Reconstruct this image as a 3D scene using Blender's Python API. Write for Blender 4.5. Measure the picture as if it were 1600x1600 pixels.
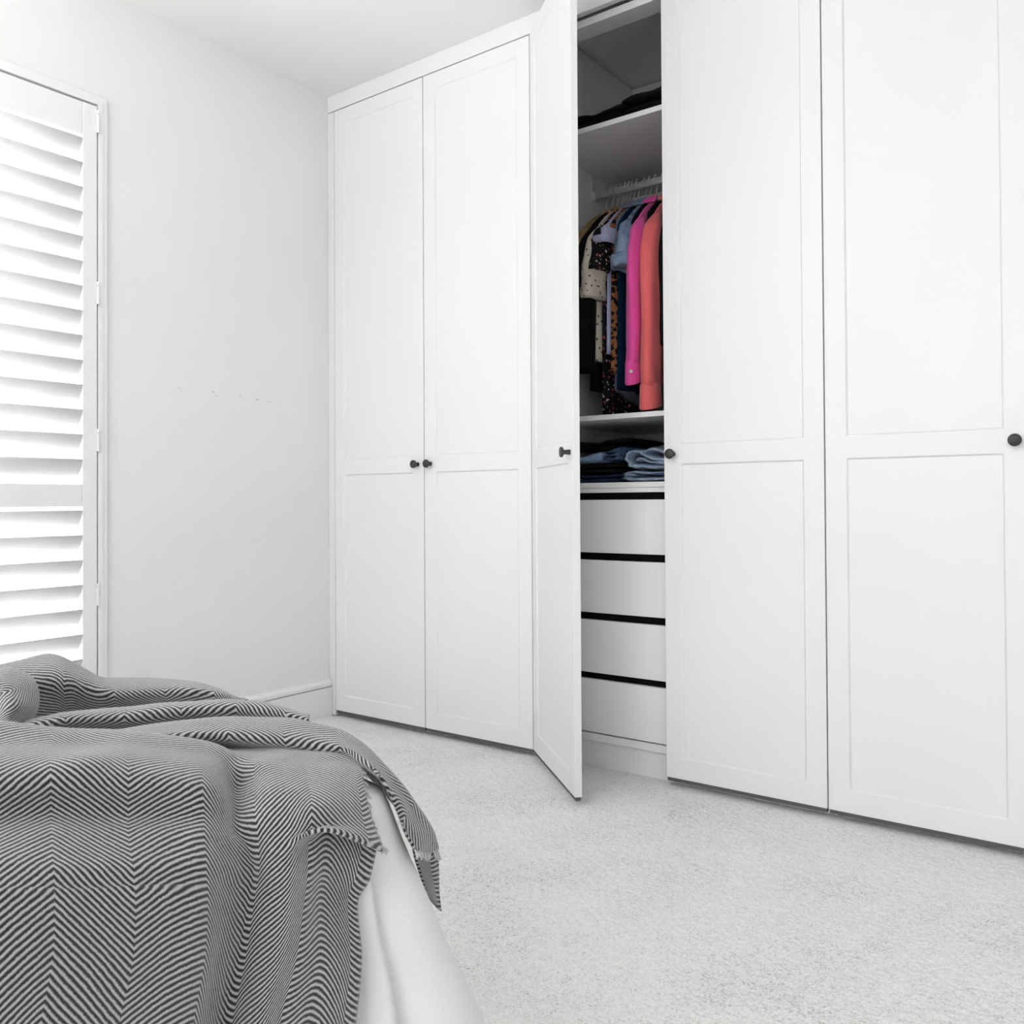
import bpy, math, random
import numpy as np
from mathutils import Matrix, Vector

for o in list(bpy.data.objects):
    bpy.data.objects.remove(o, do_unlink=True)
scene = bpy.context.scene
COL = scene.collection
random.seed(7)
rng = np.random.default_rng(7)

# ------------------------------------------------------------------ camera
cam_d = bpy.data.cameras.new('camera')
cam_d.sensor_width = 36.0
cam_d.lens = 30.756
cam_d.shift_y = -32.91 / 1600.0
cam_d.clip_start = 0.02
cam = bpy.data.objects.new('camera', cam_d)
COL.objects.link(cam)
yaw, pitch, roll = -0.6375, 0.0116, -0.0055
fw = Vector((math.sin(yaw) * math.cos(pitch), math.cos(yaw) * math.cos(pitch), math.sin(pitch)))
r0 = Vector((math.cos(yaw), -math.sin(yaw), 0))
u0 = r0.cross(fw)
rr = r0 * math.cos(roll) + u0 * math.sin(roll)
uu = u0 * math.cos(roll) - r0 * math.sin(roll)
m = Matrix((rr, uu, -fw)).transposed().to_4x4()
m.translation = Vector((2.5928, -2.3051, 0.8192))
cam.matrix_world = m
scene.camera = cam

# ------------------------------------------------------------------ world, light, exposure
world = bpy.data.worlds.new('sky')
scene.world = world
world.use_nodes = True
bg = world.node_tree.nodes['Background']
bg.inputs[0].default_value = (0.97, 0.985, 1.0, 1)
bg.inputs[1].default_value = 5.0
scene.view_settings.view_transform = 'Standard'
scene.view_settings.look = 'None'
scene.view_settings.exposure = -0.23
scene.view_settings.gamma = 1.0
scene.view_settings.use_curve_mapping = False


def area(name, loc, direction, sx, sy, power, portal=False, color=(1, 1, 1)):
    d = bpy.data.lights.new(name, 'AREA')
    d.shape = 'RECTANGLE'
    d.size = sx
    d.size_y = sy
    d.energy = power
    d.color = color
    o = bpy.data.objects.new(name, d)
    COL.objects.link(o)
    o.location = loc
    o.rotation_euler = Vector(direction).to_track_quat('-Z', 'Y').to_euler()
    if portal:
        d.cycles.is_portal = True
    return o


# daylight at the shuttered window, plus fill through an added rear window
WIN_Y0, WIN_Y1, WIN_Z0, WIN_Z1 = -1.56, -0.905, 0.10, 2.045     # shuttered window, left wall
BW_X0, BW_X1, BW_Z0, BW_Z1 = 0.9, 3.9, 0.85, 2.25                # unseen wide window added behind the camera to light the room
area('skylight_shuttered_window', (-0.50, (WIN_Y0 + WIN_Y1) / 2, 1.1), (1, 0, 0), 1.8, 2.4, 95)
area('added_rear_skylight', ((BW_X0 + BW_X1) / 2, -4.36, 1.55), (0, 1, -0.05), 2.9, 1.35, 18)  # fill light entering by the added window

# ------------------------------------------------------------------ materials
def new_mat(name):
    mt = bpy.data.materials.new(name)
    mt.use_nodes = True
    nt = mt.node_tree
    b = nt.nodes['Principled BSDF']
    return mt, nt, b


def N(nt, typ, **kw):
    n = nt.nodes.new(typ)
    for k, v in kw.items():
        setattr(n, k, v)
    return n


def math_n(nt, op, a, b=None, c=None):
    n = nt.nodes.new('ShaderNodeMath')
    n.operation = op
    for i, x in enumerate((a, b, c)):
        if x is None:
            continue
        if isinstance(x, (int, float)):
            n.inputs[i].default_value = x
        else:
            nt.links.new(x, n.inputs[i])
    return n.outputs[0]


def ramp(nt, fac, stops, interp='LINEAR'):
    n = nt.nodes.new('ShaderNodeValToRGB')
    n.color_ramp.interpolation = interp
    e = n.color_ramp.elements
    while len(e) < len(stops):
        e.new(0.5)
    for el, (p, c) in zip(e, stops):
        el.position = p
        el.color = (c[0], c[1], c[2], 1)
    nt.links.new(fac, n.inputs[0])
    return n.outputs[0]


def noise(nt, scale, detail=3.0, rough=0.55, coord='Object', vec=None):
    if vec is None:
        tc = nt.nodes.new('ShaderNodeTexCoord')
        vec = tc.outputs[coord]
    n = nt.nodes.new('ShaderNodeTexNoise')
    n.inputs['Scale'].default_value = scale
    n.inputs['Detail'].default_value = detail
    n.inputs['Roughness'].default_value = rough
    nt.links.new(vec, n.inputs['Vector'])
    return n.outputs['Fac']


def bump(nt, b, h, strength=0.2, dist=0.002):
    n = nt.nodes.new('ShaderNodeBump')
    n.inputs['Strength'].default_value = strength
    n.inputs['Distance'].default_value = dist
    nt.links.new(h, n.inputs['Height'])
    nt.links.new(n.outputs[0], b.inputs['Normal'])


def paint(name, col, rough=0.5, var=0.02, bstr=0.03, bscale=180, spec=0.5):
    mt, nt, b = new_mat(name)
    f = noise(nt, 2.3, 3)
    lo = [max(0, c - var) for c in col]
    hi = [min(1, c + var) for c in col]
    nt.links.new(ramp(nt, f, [(0.3, lo), (0.7, hi)]), b.inputs['Base Color'])
    b.inputs['Roughness'].default_value = rough
    b.inputs['Specular IOR Level'].default_value = spec
    if bstr:
        bump(nt, b, noise(nt, bscale, 2), bstr, 0.001)
    return mt


def fabric(name, col, var=0.25, scale=260, rough=0.9, sheen=0.2, bstr=0.35, big=9.0):
    mt, nt, b = new_mat(name)
    f = noise(nt, scale, 3, 0.7)
    g = noise(nt, big, 3)
    mix = math_n(nt, 'ADD', math_n(nt, 'MULTIPLY', f, 0.55), math_n(nt, 'MULTIPLY', g, 0.45))
    lo = [c * (1 - var) for c in col]
    hi = [min(1, c * (1 + var)) for c in col]
    nt.links.new(ramp(nt, mix, [(0.33, lo), (0.67, hi)]), b.inputs['Base Color'])
    b.inputs['Roughness'].default_value = rough
    b.inputs['Specular IOR Level'].default_value = 0.15
    b.inputs['Sheen Weight'].default_value = sheen
    bump(nt, b, f, bstr, 0.001)
    return mt


def spotted(name, base, spots, scale, thr, warp=0.4, second=None):
    """fabric printed with irregular spots"""
    mt, nt, b = new_mat(name)
    tc = nt.nodes.new('ShaderNodeTexCoord')
    nz = N(nt, 'ShaderNodeTexNoise')
    nz.inputs['Scale'].default_value = scale * 1.3
    nt.links.new(tc.outputs['Object'], nz.inputs['Vector'])
    mixv = N(nt, 'ShaderNodeVectorMath', operation='MULTIPLY_ADD')
    nt.links.new(nz.outputs['Color'], mixv.inputs[0])
    mixv.inputs[1].default_value = (warp / scale,) * 3
    nt.links.new(tc.outputs['Object'], mixv.inputs[2])
    vo = N(nt, 'ShaderNodeTexVoronoi')
    vo.inputs['Scale'].default_value = scale
    nt.links.new(mixv.outputs[0], vo.inputs['Vector'])
    m1 = ramp(nt, vo.outputs['Distance'], [(thr, (1, 1, 1)), (thr + 0.05, (0, 0, 0))])
    mx = N(nt, 'ShaderNodeMix', data_type='RGBA')
    nt.links.new(m1, mx.inputs[0])
    mx.inputs[6].default_value = (*base, 1)
    mx.inputs[7].default_value = (*spots, 1)
    out = mx.outputs[2]
    if second:
        sep = N(nt, 'ShaderNodeSeparateColor')
        nt.links.new(vo.outputs['Color'], sep.inputs[0])
        pick = math_n(nt, 'MULTIPLY', math_n(nt, 'GREATER_THAN', sep.outputs[0], 0.62), m1)
        mx2 = N(nt, 'ShaderNodeMix', data_type='RGBA')
        nt.links.new(pick, mx2.inputs[0])
        nt.links.new(out, mx2.inputs[6])
        mx2.inputs[7].default_value = (*second, 1)
        out = mx2.outputs[2]
    nt.links.new(out, b.inputs['Base Color'])
    b.inputs['Roughness'].default_value = 0.85
    b.inputs['Specular IOR Level'].default_value = 0.15
    bump(nt, b, noise(nt, 300, 2), 0.3, 0.001)
    return mt


def denim(name, col, pale):
    mt, nt, b = new_mat(name)
    tc = nt.nodes.new('ShaderNodeTexCoord')
    w = N(nt, 'ShaderNodeTexWave', wave_type='BANDS', bands_direction='DIAGONAL')
    w.inputs['Scale'].default_value = 170
    w.inputs['Distortion'].default_value = 1.5
    nt.links.new(tc.outputs['Object'], w.inputs['Vector'])
    f = noise(nt, 26, 4, 0.6)
    g = noise(nt, 300, 2)
    v = math_n(nt, 'ADD', math_n(nt, 'MULTIPLY', f, 0.75),
               math_n(nt, 'ADD', math_n(nt, 'MULTIPLY', w.outputs['Fac'], 0.1), math_n(nt, 'MULTIPLY', g, 0.15)))
    nt.links.new(ramp(nt, v, [(0.32, col), (0.68, pale)]), b.inputs['Base Color'])
    b.inputs['Roughness'].default_value = 0.9
    b.inputs['Specular IOR Level'].default_value = 0.1
    bump(nt, b, math_n(nt, 'ADD', g, w.outputs['Fac']), 0.35, 0.001)
    return mt


def herringbone(name):
    mt, nt, b = new_mat(name)
    uv = N(nt, 'ShaderNodeUVMap')
    sep = N(nt, 'ShaderNodeSeparateXYZ')
    nt.links.new(uv.outputs[0], sep.inputs[0])
    wob = noise(nt, 130, 2, 0.5, vec=uv.outputs[0])
    wob2 = noise(nt, 700, 2, 0.6, vec=uv.outputs[0])
    CW, PER, SL = 0.058, 0.0050, 0.76
    tri = math_n(nt, 'PINGPONG', sep.outputs[0], CW)
    ph = math_n(nt, 'SUBTRACT', sep.outputs[1], math_n(nt, 'MULTIPLY', tri, SL))
    ph = math_n(nt, 'ADD', ph, math_n(nt, 'MULTIPLY', math_n(nt, 'SUBTRACT', wob, 0.5), 0.0016))
    ph = math_n(nt, 'ADD', ph, math_n(nt, 'MULTIPLY', math_n(nt, 'SUBTRACT', wob2, 0.5), 0.0012))
    sn = math_n(nt, 'SINE', math_n(nt, 'MULTIPLY', ph, 2 * math.pi / PER))
    s01 = math_n(nt, 'MULTIPLY_ADD', sn, 0.5, 0.5)
    tw = math_n(nt, 'SUBTRACT', wob2, 0.5)
    s01 = math_n(nt, 'ADD', s01, math_n(nt, 'MULTIPLY', tw, 0.35))
    nt.links.new(ramp(nt, s01, [(0.15, (0.024, 0.024, 0.025)), (0.50, (0.155, 0.155, 0.157)), (0.85, (0.48, 0.48, 0.485))]),
                 b.inputs['Base Color'])
    b.inputs['Roughness'].default_value = 0.95
    b.inputs['Specular IOR Level'].default_value = 0.05
    b.inputs['Sheen Weight'].default_value = 0.5
    b.inputs['Sheen Roughness'].default_value = 0.5
    bump(nt, b, math_n(nt, 'ADD', s01, wob2), 0.5, 0.0012)
    return mt


def glass_mat():
    mt, nt, b = new_mat('window_glass')
    tr = N(nt, 'ShaderNodeBsdfTransparent')
    gl = N(nt, 'ShaderNodeBsdfGlossy')
    gl.inputs['Roughness'].default_value = 0.02
    mx = N(nt, 'ShaderNodeMixShader')
    mx.inputs[0].default_value = 0.06
    nt.links.new(tr.outputs[0], mx.inputs[1])
    nt.links.new(gl.outputs[0], mx.inputs[2])
    nt.links.new(mx.outputs[0], nt.nodes['Material Output'].inputs[0])
    return mt


def wall_paint():
    """white wall with a faint row of scuff marks at bed-head height"""
    mt, nt, b = new_mat('wall_paint')
    tc = nt.nodes.new('ShaderNodeTexCoord')
    sep = N(nt, 'ShaderNodeSeparateXYZ')
    nt.links.new(tc.outputs['Object'], sep.inputs[0])
    # band that drops slightly towards the corner
    zc = math_n(nt, 'MULTIPLY_ADD', sep.outputs[1], -0.012, 1.182)
    dz = math_n(nt, 'ABSOLUTE', math_n(nt, 'SUBTRACT', sep.outputs[2], zc))
    band = math_n(nt, 'LESS_THAN', dz, 0.013)
    yin = math_n(nt, 'MULTIPLY', math_n(nt, 'GREATER_THAN', sep.outputs[1], -0.68), math_n(nt, 'LESS_THAN', sep.outputs[1], -0.05))
    mp = N(nt, 'ShaderNodeMapping')
    mp.inputs['Scale'].default_value = (1, 26, 110)
    nt.links.new(tc.outputs['Object'], mp.inputs[0])
    sp = noise(nt, 1.0, 2, 0.5, vec=mp.outputs[0])
    sp = math_n(nt, 'GREATER_THAN', sp, 0.66)
    mask = math_n(nt, 'MULTIPLY', math_n(nt, 'MULTIPLY', band, yin), sp)
    mx = N(nt, 'ShaderNodeMix', data_type='RGBA')
    nt.links.new(math_n(nt, 'MULTIPLY', mask, 0.55), mx.inputs[0])
    f = noise(nt, 1.7, 3)
    nt.links.new(ramp(nt, f, [(0.3, (0.82, 0.82, 0.815)), (0.7, (0.85, 0.85, 0.845))]), mx.inputs[6])
    mx.inputs[7].default_value = (0.42, 0.40, 0.37, 1)
    nt.links.new(mx.outputs[2], b.inputs['Base Color'])
    b.inputs['Roughness'].default_value = 0.75
    b.inputs['Specular IOR Level'].default_value = 0.25
    bump(nt, b, noise(nt, 160, 2), 0.04, 0.001)
    return mt


def carpet_mat():
    mt, nt, b = new_mat('carpet_wool')
    f = noise(nt, 240, 3, 0.75)
    g = noise(nt, 3.0, 4, 0.62)
    h = noise(nt, 60, 3, 0.6)
    v = math_n(nt, 'ADD', math_n(nt, 'MULTIPLY', f, 0.62),
               math_n(nt, 'ADD', math_n(nt, 'MULTIPLY', g, 0.22), math_n(nt, 'MULTIPLY', h, 0.16)))
    nt.links.new(ramp(nt, v, [(0.33, (0.28, 0.278, 0.272)), (0.42, (0.65, 0.646, 0.638)), (0.50, (0.78, 0.776, 0.768)), (0.64, (0.84, 0.836, 0.828))]),
                 b.inputs['Base Color'])
    b.inputs['Roughness'].default_value = 1.0
    b.inputs['Specular IOR Level'].default_value = 0.05
    b.inputs['Sheen Weight'].default_value = 0.2
    bump(nt, b, f, 0.5, 0.002)
    return mt


M = dict(
    wall=wall_paint(),
    ceiling=paint('ceiling_paint', (0.89, 0.89, 0.885), 0.85, 0.01, 0.02, spec=0.2),
    lacquer=paint('white_lacquer', (0.85, 0.85, 0.845), 0.42, 0.008, 0.0, spec=0.35),
    melamine=paint('white_melamine', (0.80, 0.80, 0.79), 0.5, 0.01, 0.0, spec=0.35),
    trim=paint('trim_gloss', (0.83, 0.83, 0.825), 0.4, 0.01, 0.0, spec=0.35),
    shutter=paint('shutter_paint', (0.85, 0.85, 0.85), 0.45, 0.006, 0.0, spec=0.35),
    black=paint('matt_black_metal', (0.022, 0.022, 0.022), 0.45, 0.004, 0.05),
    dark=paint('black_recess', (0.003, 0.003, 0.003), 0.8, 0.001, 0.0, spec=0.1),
    chrome=None,
    wood=None,
    carpet=carpet_mat(),
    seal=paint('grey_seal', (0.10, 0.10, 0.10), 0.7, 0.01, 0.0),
    glass=glass_mat(),
    throw=herringbone('herringbone_wool'),
    linen=fabric('white_cotton', (0.82, 0.82, 0.815), 0.02, 400, 0.85, 0.1, 0.15),
    mattress=fabric('mattress_ticking', (0.7, 0.7, 0.69), 0.05),
    fringe=fabric('wool_thread', (0.55, 0.55, 0.55), 0.3),
    concrete=paint('outside_wall_render', (0.6, 0.6, 0.58), 0.9, 0.03, 0.1),
    lampshade=None,
)
mt, nt, b = new_mat('brushed_chrome')
nt.links.new(ramp(nt, noise(nt, 60, 2), [(0.3, (0.72, 0.72, 0.72)), (0.7, (0.85, 0.85, 0.85))]), b.inputs['Base Color'])
b.inputs['Metallic'].default_value = 0.45
b.inputs['Roughness'].default_value = 0.38
M['chrome'] = mt
mt, nt, b = new_mat('hanger_wood')
tc = nt.nodes.new('ShaderNodeTexCoord')
mp = N(nt, 'ShaderNodeMapping')
mp.inputs['Scale'].default_value = (60, 8, 60)
nt.links.new(tc.outputs['Object'], mp.inputs[0])
nt.links.new(ramp(nt, noise(nt, 3.0, 4, 0.6, vec=mp.outputs[0]), [(0.3, (0.36, 0.17, 0.06)), (0.7, (0.62, 0.36, 0.15))]), b.inputs['Base Color'])
b.inputs['Roughness'].default_value = 0.4
M['wood'] = mt


# ------------------------------------------------------------------ mesh helpers
class MB:
    def __init__(self):
        self.v, self.f, self.uv = [], [], {}

    def add(self, verts, faces):
        k = len(self.v)
        self.v += [tuple(map(float, p)) for p in verts]
        self.f += [tuple(i + k for i in q) for q in faces]
        return k

    def box(self, x0, x1, y0, y1, z0, z1):
        self.add([(x0, y0, z0), (x1, y0, z0), (x1, y1, z0), (x0, y1, z0), (x0, y0, z1), (x1, y0, z1), (x1, y1, z1), (x0, y1, z1)],
                 [(0, 3, 2, 1), (4, 5, 6, 7), (0, 1, 5, 4), (1, 2, 6, 5), (2, 3, 7, 6), (3, 0, 4, 7)])
        return self

    def loft(self, rings, cap=True, closed=True):
        n = len(rings[0])
        k = len(self.v)
        for r in rings:
            self.v += [tuple(map(float, p)) for p in r]
        m_ = len(rings)
        for i in range(m_ - 1):
            for j in range(n if closed else n - 1):
                a = k + i * n + j
                b_ = k + i * n + (j + 1) % n
                self.f.append((a, b_, b_ + n, a + n))
        if cap and closed:
            self.f.append(tuple(k + j for j in range(n))[::-1])
            self.f.append(tuple(k + (m_ - 1) * n + j for j in range(n)))
        return self

    def tube(self, path, rad, n=10, cap=True):
        path = [Vector(p) for p in path]
        rad = rad if hasattr(rad, '__len__') else [rad] * len(path)
        rings = []
        up = Vector((0.13, 0.31, 0.94)).normalized()
        for i, p in enumerate(path):
            t = (path[min(i + 1, len(path) - 1)] - path[max(i - 1, 0)]).normalized()
            a = t.cross(up)
            if a.length < 0.05:
                a = t.cross(Vector((1, 0, 0)))
            a.normalize()
            c = t.cross(a).normalized()
            rings.append([p + (a * math.cos(2 * math.pi * j / n) + c * math.sin(2 * math.pi * j / n)) * rad[i] for j in range(n)])
        return self.loft(rings, cap)

    def lathe(self, prof, n=28, axis='y'):
        rings = []
        for r_, h in prof:
            ring = []
            for j in range(n):
                a = 2 * math.pi * j / n
                if axis == 'y':
                    ring.append((r_ * math.cos(a), h, r_ * math.sin(a)))
                else:
                    ring.append((r_ * math.cos(a), r_ * math.sin(a), h))
            rings.append(ring)
        return self.loft(rings)

    def build(self, name, mat, parent=None, smooth=False, bevel=0.0, loc=None):
        me = bpy.data.meshes.new(name)
        me.from_pydata(self.v, [], self.f)
        me.update()
        return link(name, me, mat, parent, smooth, bevel, loc)


def fix_normals(me):
    import bmesh
    bm = bmesh.new()
    bm.from_mesh(me)
    bmesh.ops.recalc_face_normals(bm, faces=bm.faces)
    bm.to_mesh(me)
    bm.free()


def link(name, me, mat, parent=None, smooth=False, bevel=0.0, loc=None):
    fix_normals(me)
    if mat:
        me.materials.append(mat)
    if smooth:
        me.polygons.foreach_set('use_smooth', [True] * len(me.polygons))
    o = bpy.data.objects.new(name, me)
    COL.objects.link(o)
    if parent:
        o.parent = parent
    if loc:
        o.location = loc
    if bevel:
        md = o.modifiers.new('edge', 'BEVEL')
        md.width = bevel
        md.segments = 2
        md.limit_method = 'ANGLE'
        md.angle_limit = math.radians(40)
    return o


def tag(o, label=None, cat=None, group=None, kind=None):
    if label:
        o['label'] = label
    if cat:
        o['category'] = cat
    if group:
        o['group'] = group
    if kind:
        o['kind'] = kind
    return o


def empty(name, loc=(0, 0, 0), rz=0.0):
    o = bpy.data.objects.new(name, None)
    o.empty_display_size = 0.05
    COL.objects.link(o)
    o.location = loc
    o.rotation_euler = (0, 0, rz)
    return o


def box(name, x0, x1, y0, y1, z0, z1, mat, parent=None, bevel=0.0):
    return MB().box(x0, x1, y0, y1, z0, z1).build(name, mat, parent, bevel=bevel)


def smooth_noise(shape, sigma, rg):
    a = rg.standard_normal(shape)
    fy = np.fft.fftfreq(shape[0])[:, None]
    fx = np.fft.rfftfreq(shape[1])[None, :]
    g = np.exp(-2 * (np.pi * sigma) ** 2 * (fx ** 2 + fy ** 2))
    a = np.fft.irfft2(np.fft.rfft2(a) * g, s=shape)
    return a / a.std()

# ------------------------------------------------------------------ room shell
RX1, RY0, RZ = 4.3, -4.3, 2.397
floor = tag(box('floor', -0.14, RX1 + 0.1, RY0 - 0.1, 0.78, -0.10, -0.012, M['carpet']),
            'pale grey wool carpet covering the whole floor', kind='structure')
# carpet pile: the tufts themselves, too many to count
STEP = 0.0034
gx = np.arange(0.0, 3.0 + 1e-6, STEP)
gy = np.arange(-2.35, 0.048, STEP)
nx, ny = len(gx), len(gy)
hgt = 0.0007 * smooth_noise((ny, nx), 0.6, rng) + 0.00015 * smooth_noise((ny, nx), 2.0, rng) + 0.0008 * smooth_noise((ny, nx), 36, rng)
hgt = np.clip(hgt, -0.004, 0.003) - 0.006
jx = rng.uniform(-.35, .35, (ny, nx)) * STEP
jy = rng.uniform(-.35, .35, (ny, nx)) * STEP
co = np.zeros((ny, nx, 3))
co[..., 0] = gx[None, :] + jx
co[..., 1] = gy[:, None] + jy
co[..., 2] = hgt
co[:, 0, 0] = gx[0]
idx = (np.arange(ny - 1)[:, None] * nx + np.arange(nx - 1)[None, :]).ravel()
quads = np.stack([idx, idx + 1, idx + 1 + nx, idx + nx], 1)
me = bpy.data.meshes.new('carpet_pile')
me.vertices.add(nx * ny)
me.vertices.foreach_set('co', co.ravel())
me.loops.add(quads.size)
me.loops.foreach_set('vertex_index', quads.ravel())
me.polygons.add(len(quads))
me.polygons.foreach_set('loop_start', np.arange(0, quads.size, 4))
me.update(calc_edges=True)
me.materials.append(M['carpet'])
pile = bpy.data.objects.new('carpet_pile', me)
COL.objects.link(pile)
pile.parent = floor
tag(pile, 'short looped pale grey carpet pile', kind='stuff')

tag(box('ceiling', -0.14, RX1 + 0.1, RY0 - 0.1, 0.78, RZ, RZ + 0.1, M['ceiling']), 'smooth white ceiling', kind='structure')
w = MB()
w.box(-0.14, 0, RY0, WIN_Y0, 0, RZ)
w.box(-0.14, 0, WIN_Y1, 0.76, 0, RZ)
w.box(-0.14, 0, WIN_Y0, WIN_Y1, 0, WIN_Z0)
w.box(-0.14, 0, WIN_Y0, WIN_Y1, WIN_Z1, RZ)
tag(w.build('wall_left', M['wall']), 'plain white wall with the shuttered window and faint scuff marks', kind='structure')
w = MB()
w.box(-0.14, BW_X0, RY0 - 0.1, RY0, 0, RZ)
w.box(BW_X1, RX1 + 0.1, RY0 - 0.1, RY0, 0, RZ)
w.box(BW_X0, BW_X1, RY0 - 0.1, RY0, 0, BW_Z0)
w.box(BW_X0, BW_X1, RY0 - 0.1, RY0, BW_Z1, RZ)
tag(w.build('wall_back', M['wall']), 'white wall behind the viewer', kind='structure')
tag(box('wall_right', RX1, RX1 + 0.1, RY0, 0.75, 0, RZ, M['wall']), 'white wall at the right', kind='structure')
w = MB()
w.box(0, 2.83, 0.668, 0.76, 0, RZ)
w.box(2.826, RX1, 0, 0.12, 0, RZ)
tag(w.build('wall_front', M['wall']), 'white wall behind and beside the wardrobes', kind='structure')

# skirting along the left wall: board plus moulded top
prof = [(0, -0.01), (0.017, -0.01), (0.017, 0.1065), (0.010, 0.108), (0.010, 0.1105), (0.019, 0.112), (0.019, 0.124), (0.012, 0.132), (0.009, 0.136), (0.009, 0.1415), (0, 0.1425)]
for ya, yb in ((-0.885, -0.001),):
    sk = MB().loft([[(a, yy, b_) for a, b_ in prof] for yy in (ya, yb)]).build('baseboard_left', M['trim'])
    tag(sk, 'white moulded skirting board along the left wall', kind='structure')

# window opening: reveal, sash and pane
win = tag(empty('window_1', (-0.07, (WIN_Y0 + WIN_Y1) / 2, WIN_Z0)), 'tall narrow window behind white louvred shutter', kind='structure')
yc = (WIN_Y0 + WIN_Y1) / 2


def local(o, root):
    o.parent = root
    o.matrix_parent_inverse = Matrix.Translation(-Vector(root.location))
    return o


w = MB()
w.box(-0.135, -0.085, WIN_Y0, WIN_Y0 + 0.04, WIN_Z0, WIN_Z1)
w.box(-0.135, -0.085, WIN_Y1 - 0.04, WIN_Y1, WIN_Z0, WIN_Z1)
w.box(-0.135, -0.085, WIN_Y0 + 0.04, WIN_Y1 - 0.04, WIN_Z0, WIN_Z0 + 0.05)
w.box(-0.135, -0.085, WIN_Y0 + 0.04, WIN_Y1 - 0.04, WIN_Z1 - 0.04, WIN_Z1)
local(w.build('window_frame', M['trim']), win)
local(box('pane', -0.112, -0.108, WIN_Y0 + 0.04, WIN_Y1 - 0.04, WIN_Z0 + 0.05, WIN_Z1 - 0.04, M['glass']), win)
rw = tag(empty('added_window', ((BW_X0 + BW_X1) / 2, RY0 - 0.05, BW_Z0)), 'added unseen window behind the viewer, there to light the room', kind='structure')  # window added out of view for even room light
w = MB()
for xa in (BW_X0, (BW_X0 + BW_X1) / 2 - 0.02, BW_X1 - 0.04):
    w.box(xa, xa + 0.04, RY0 - 0.08, RY0 - 0.03, BW_Z0, BW_Z1)
w.box(BW_X0 + 0.04, (BW_X0 + BW_X1) / 2 - 0.02, RY0 - 0.08, RY0 - 0.03, BW_Z0, BW_Z0 + 0.04)
w.box((BW_X0 + BW_X1) / 2 + 0.02, BW_X1 - 0.04, RY0 - 0.08, RY0 - 0.03, BW_Z0, BW_Z0 + 0.04)
w.box(BW_X0 + 0.04, (BW_X0 + BW_X1) / 2 - 0.02, RY0 - 0.08, RY0 - 0.03, BW_Z1 - 0.04, BW_Z1)
w.box((BW_X0 + BW_X1) / 2 + 0.02, BW_X1 - 0.04, RY0 - 0.08, RY0 - 0.03, BW_Z1 - 0.04, BW_Z1)
local(w.build('window_frame', M['trim']), rw)

# unseen opal globe added above the bed to light doors and ceiling
lamp = tag(empty('added_pendant', (1.35, -1.75, RZ)), 'added white opal globe above the bed, there to light the room', 'lamp')
c_ = MB().lathe([(0.0001, 0.0), (0.055, 0.0), (0.055, -0.012), (0.045, -0.022), (0.0001, -0.024)], 28, 'z').build('ceiling_rose', M['trim'], lamp, smooth=True)
MB().tube([(0, 0, -0.02), (0, 0, -0.49)], 0.004, 10).build('cord', M['trim'], lamp, smooth=True)
mt_g, nt_g, b_g = new_mat('added_globe_glow')
b_g.inputs['Base Color'].default_value = (0.9, 0.9, 0.88, 1)
b_g.inputs['Emission Color'].default_value = (1.0, 0.985, 0.96, 1)
b_g.inputs['Emission Strength'].default_value = 7.5
MB().lathe([(0.16 * math.sin(math.pi * max(k, 0.02) / 16), -0.64 + 0.16 * math.cos(math.pi * k / 16)) for k in range(17)], 32, 'z').build('globe', mt_g, lamp, smooth=True)

up = tag(empty('added_uplighter', (0.16, -2.3, -0.006)), 'added black uplighter by the left wall, there to brighten the ceiling', 'lamp')  # unseen uplighter added to brighten the ceiling and left side
MB().lathe([(0.0001, 0.0), (0.14, 0.0), (0.14, 0.012), (0.12, 0.02), (0.0001, 0.024)], 32, 'z').build('base', M['black'], up, smooth=False)
MB().tube([(0, 0, 0.02), (0, 0, 1.66)], 0.011, 14).build('pole', M['black'], up, smooth=True)
MB().lathe([(0.0001, 1.650), (0.05, 1.652), (0.11, 1.675), (0.15, 1.715), (0.17, 1.765), (0.165, 1.765), (0.145, 1.718), (0.11, 1.682), (0.0001, 1.660)], 36, 'z').build('bowl', M['black'], up, smooth=True)
mt_u, nt_u, b_u = new_mat('added_diffuser_glow')
b_u.inputs['Base Color'].default_value = (0.9, 0.9, 0.88, 1)
b_u.inputs['Emission Color'].default_value = (1.0, 0.985, 0.96, 1)
b_u.inputs['Emission Strength'].default_value = 145.0
MB().lathe([(0.0001, 1.738), (0.150, 1.738), (0.150, 1.742), (0.0001, 1.742)], 32, 'z').build('diffuser', mt_u, up)

# ------------------------------------------------------------------ plantation shutter
SY0, SY1 = -1.520, -0.930           # hinged panel
sh = empty('plantation_shutter', (0.0, (SY0 + SY1) / 2, 0.11))
tag(sh, 'white louvred plantation shutter glowing with daylight in the left wall', 'shutter')


def part(mb, name, mat, root, smooth=False, bevel=0.0):
    return local(mb.build(name, mat, smooth=smooth, bevel=bevel), root)


# surrounding frame: two stepped members on each side
OY0, OY1, OZ0, OZ1 = -1.555, -0.8945, 0.080, 2.0600
fp = [(0.0, 0.0), (0.011, 0.0), (0.013, 0.002), (0.013, 0.015), (0.017, 0.0165), (0.017, 0.0305), (0.016, 0.0315), (0.0, 0.0315)]  # (x out of wall, inset)


def frame_member(a, b_):
    rings = []
    for (yy, zz, dy, dz) in (a, b_):
        rings.append([(px_, yy + dy * ins, zz + dz * ins) for px_, ins in fp])
    return MB().loft(rings)


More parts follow.
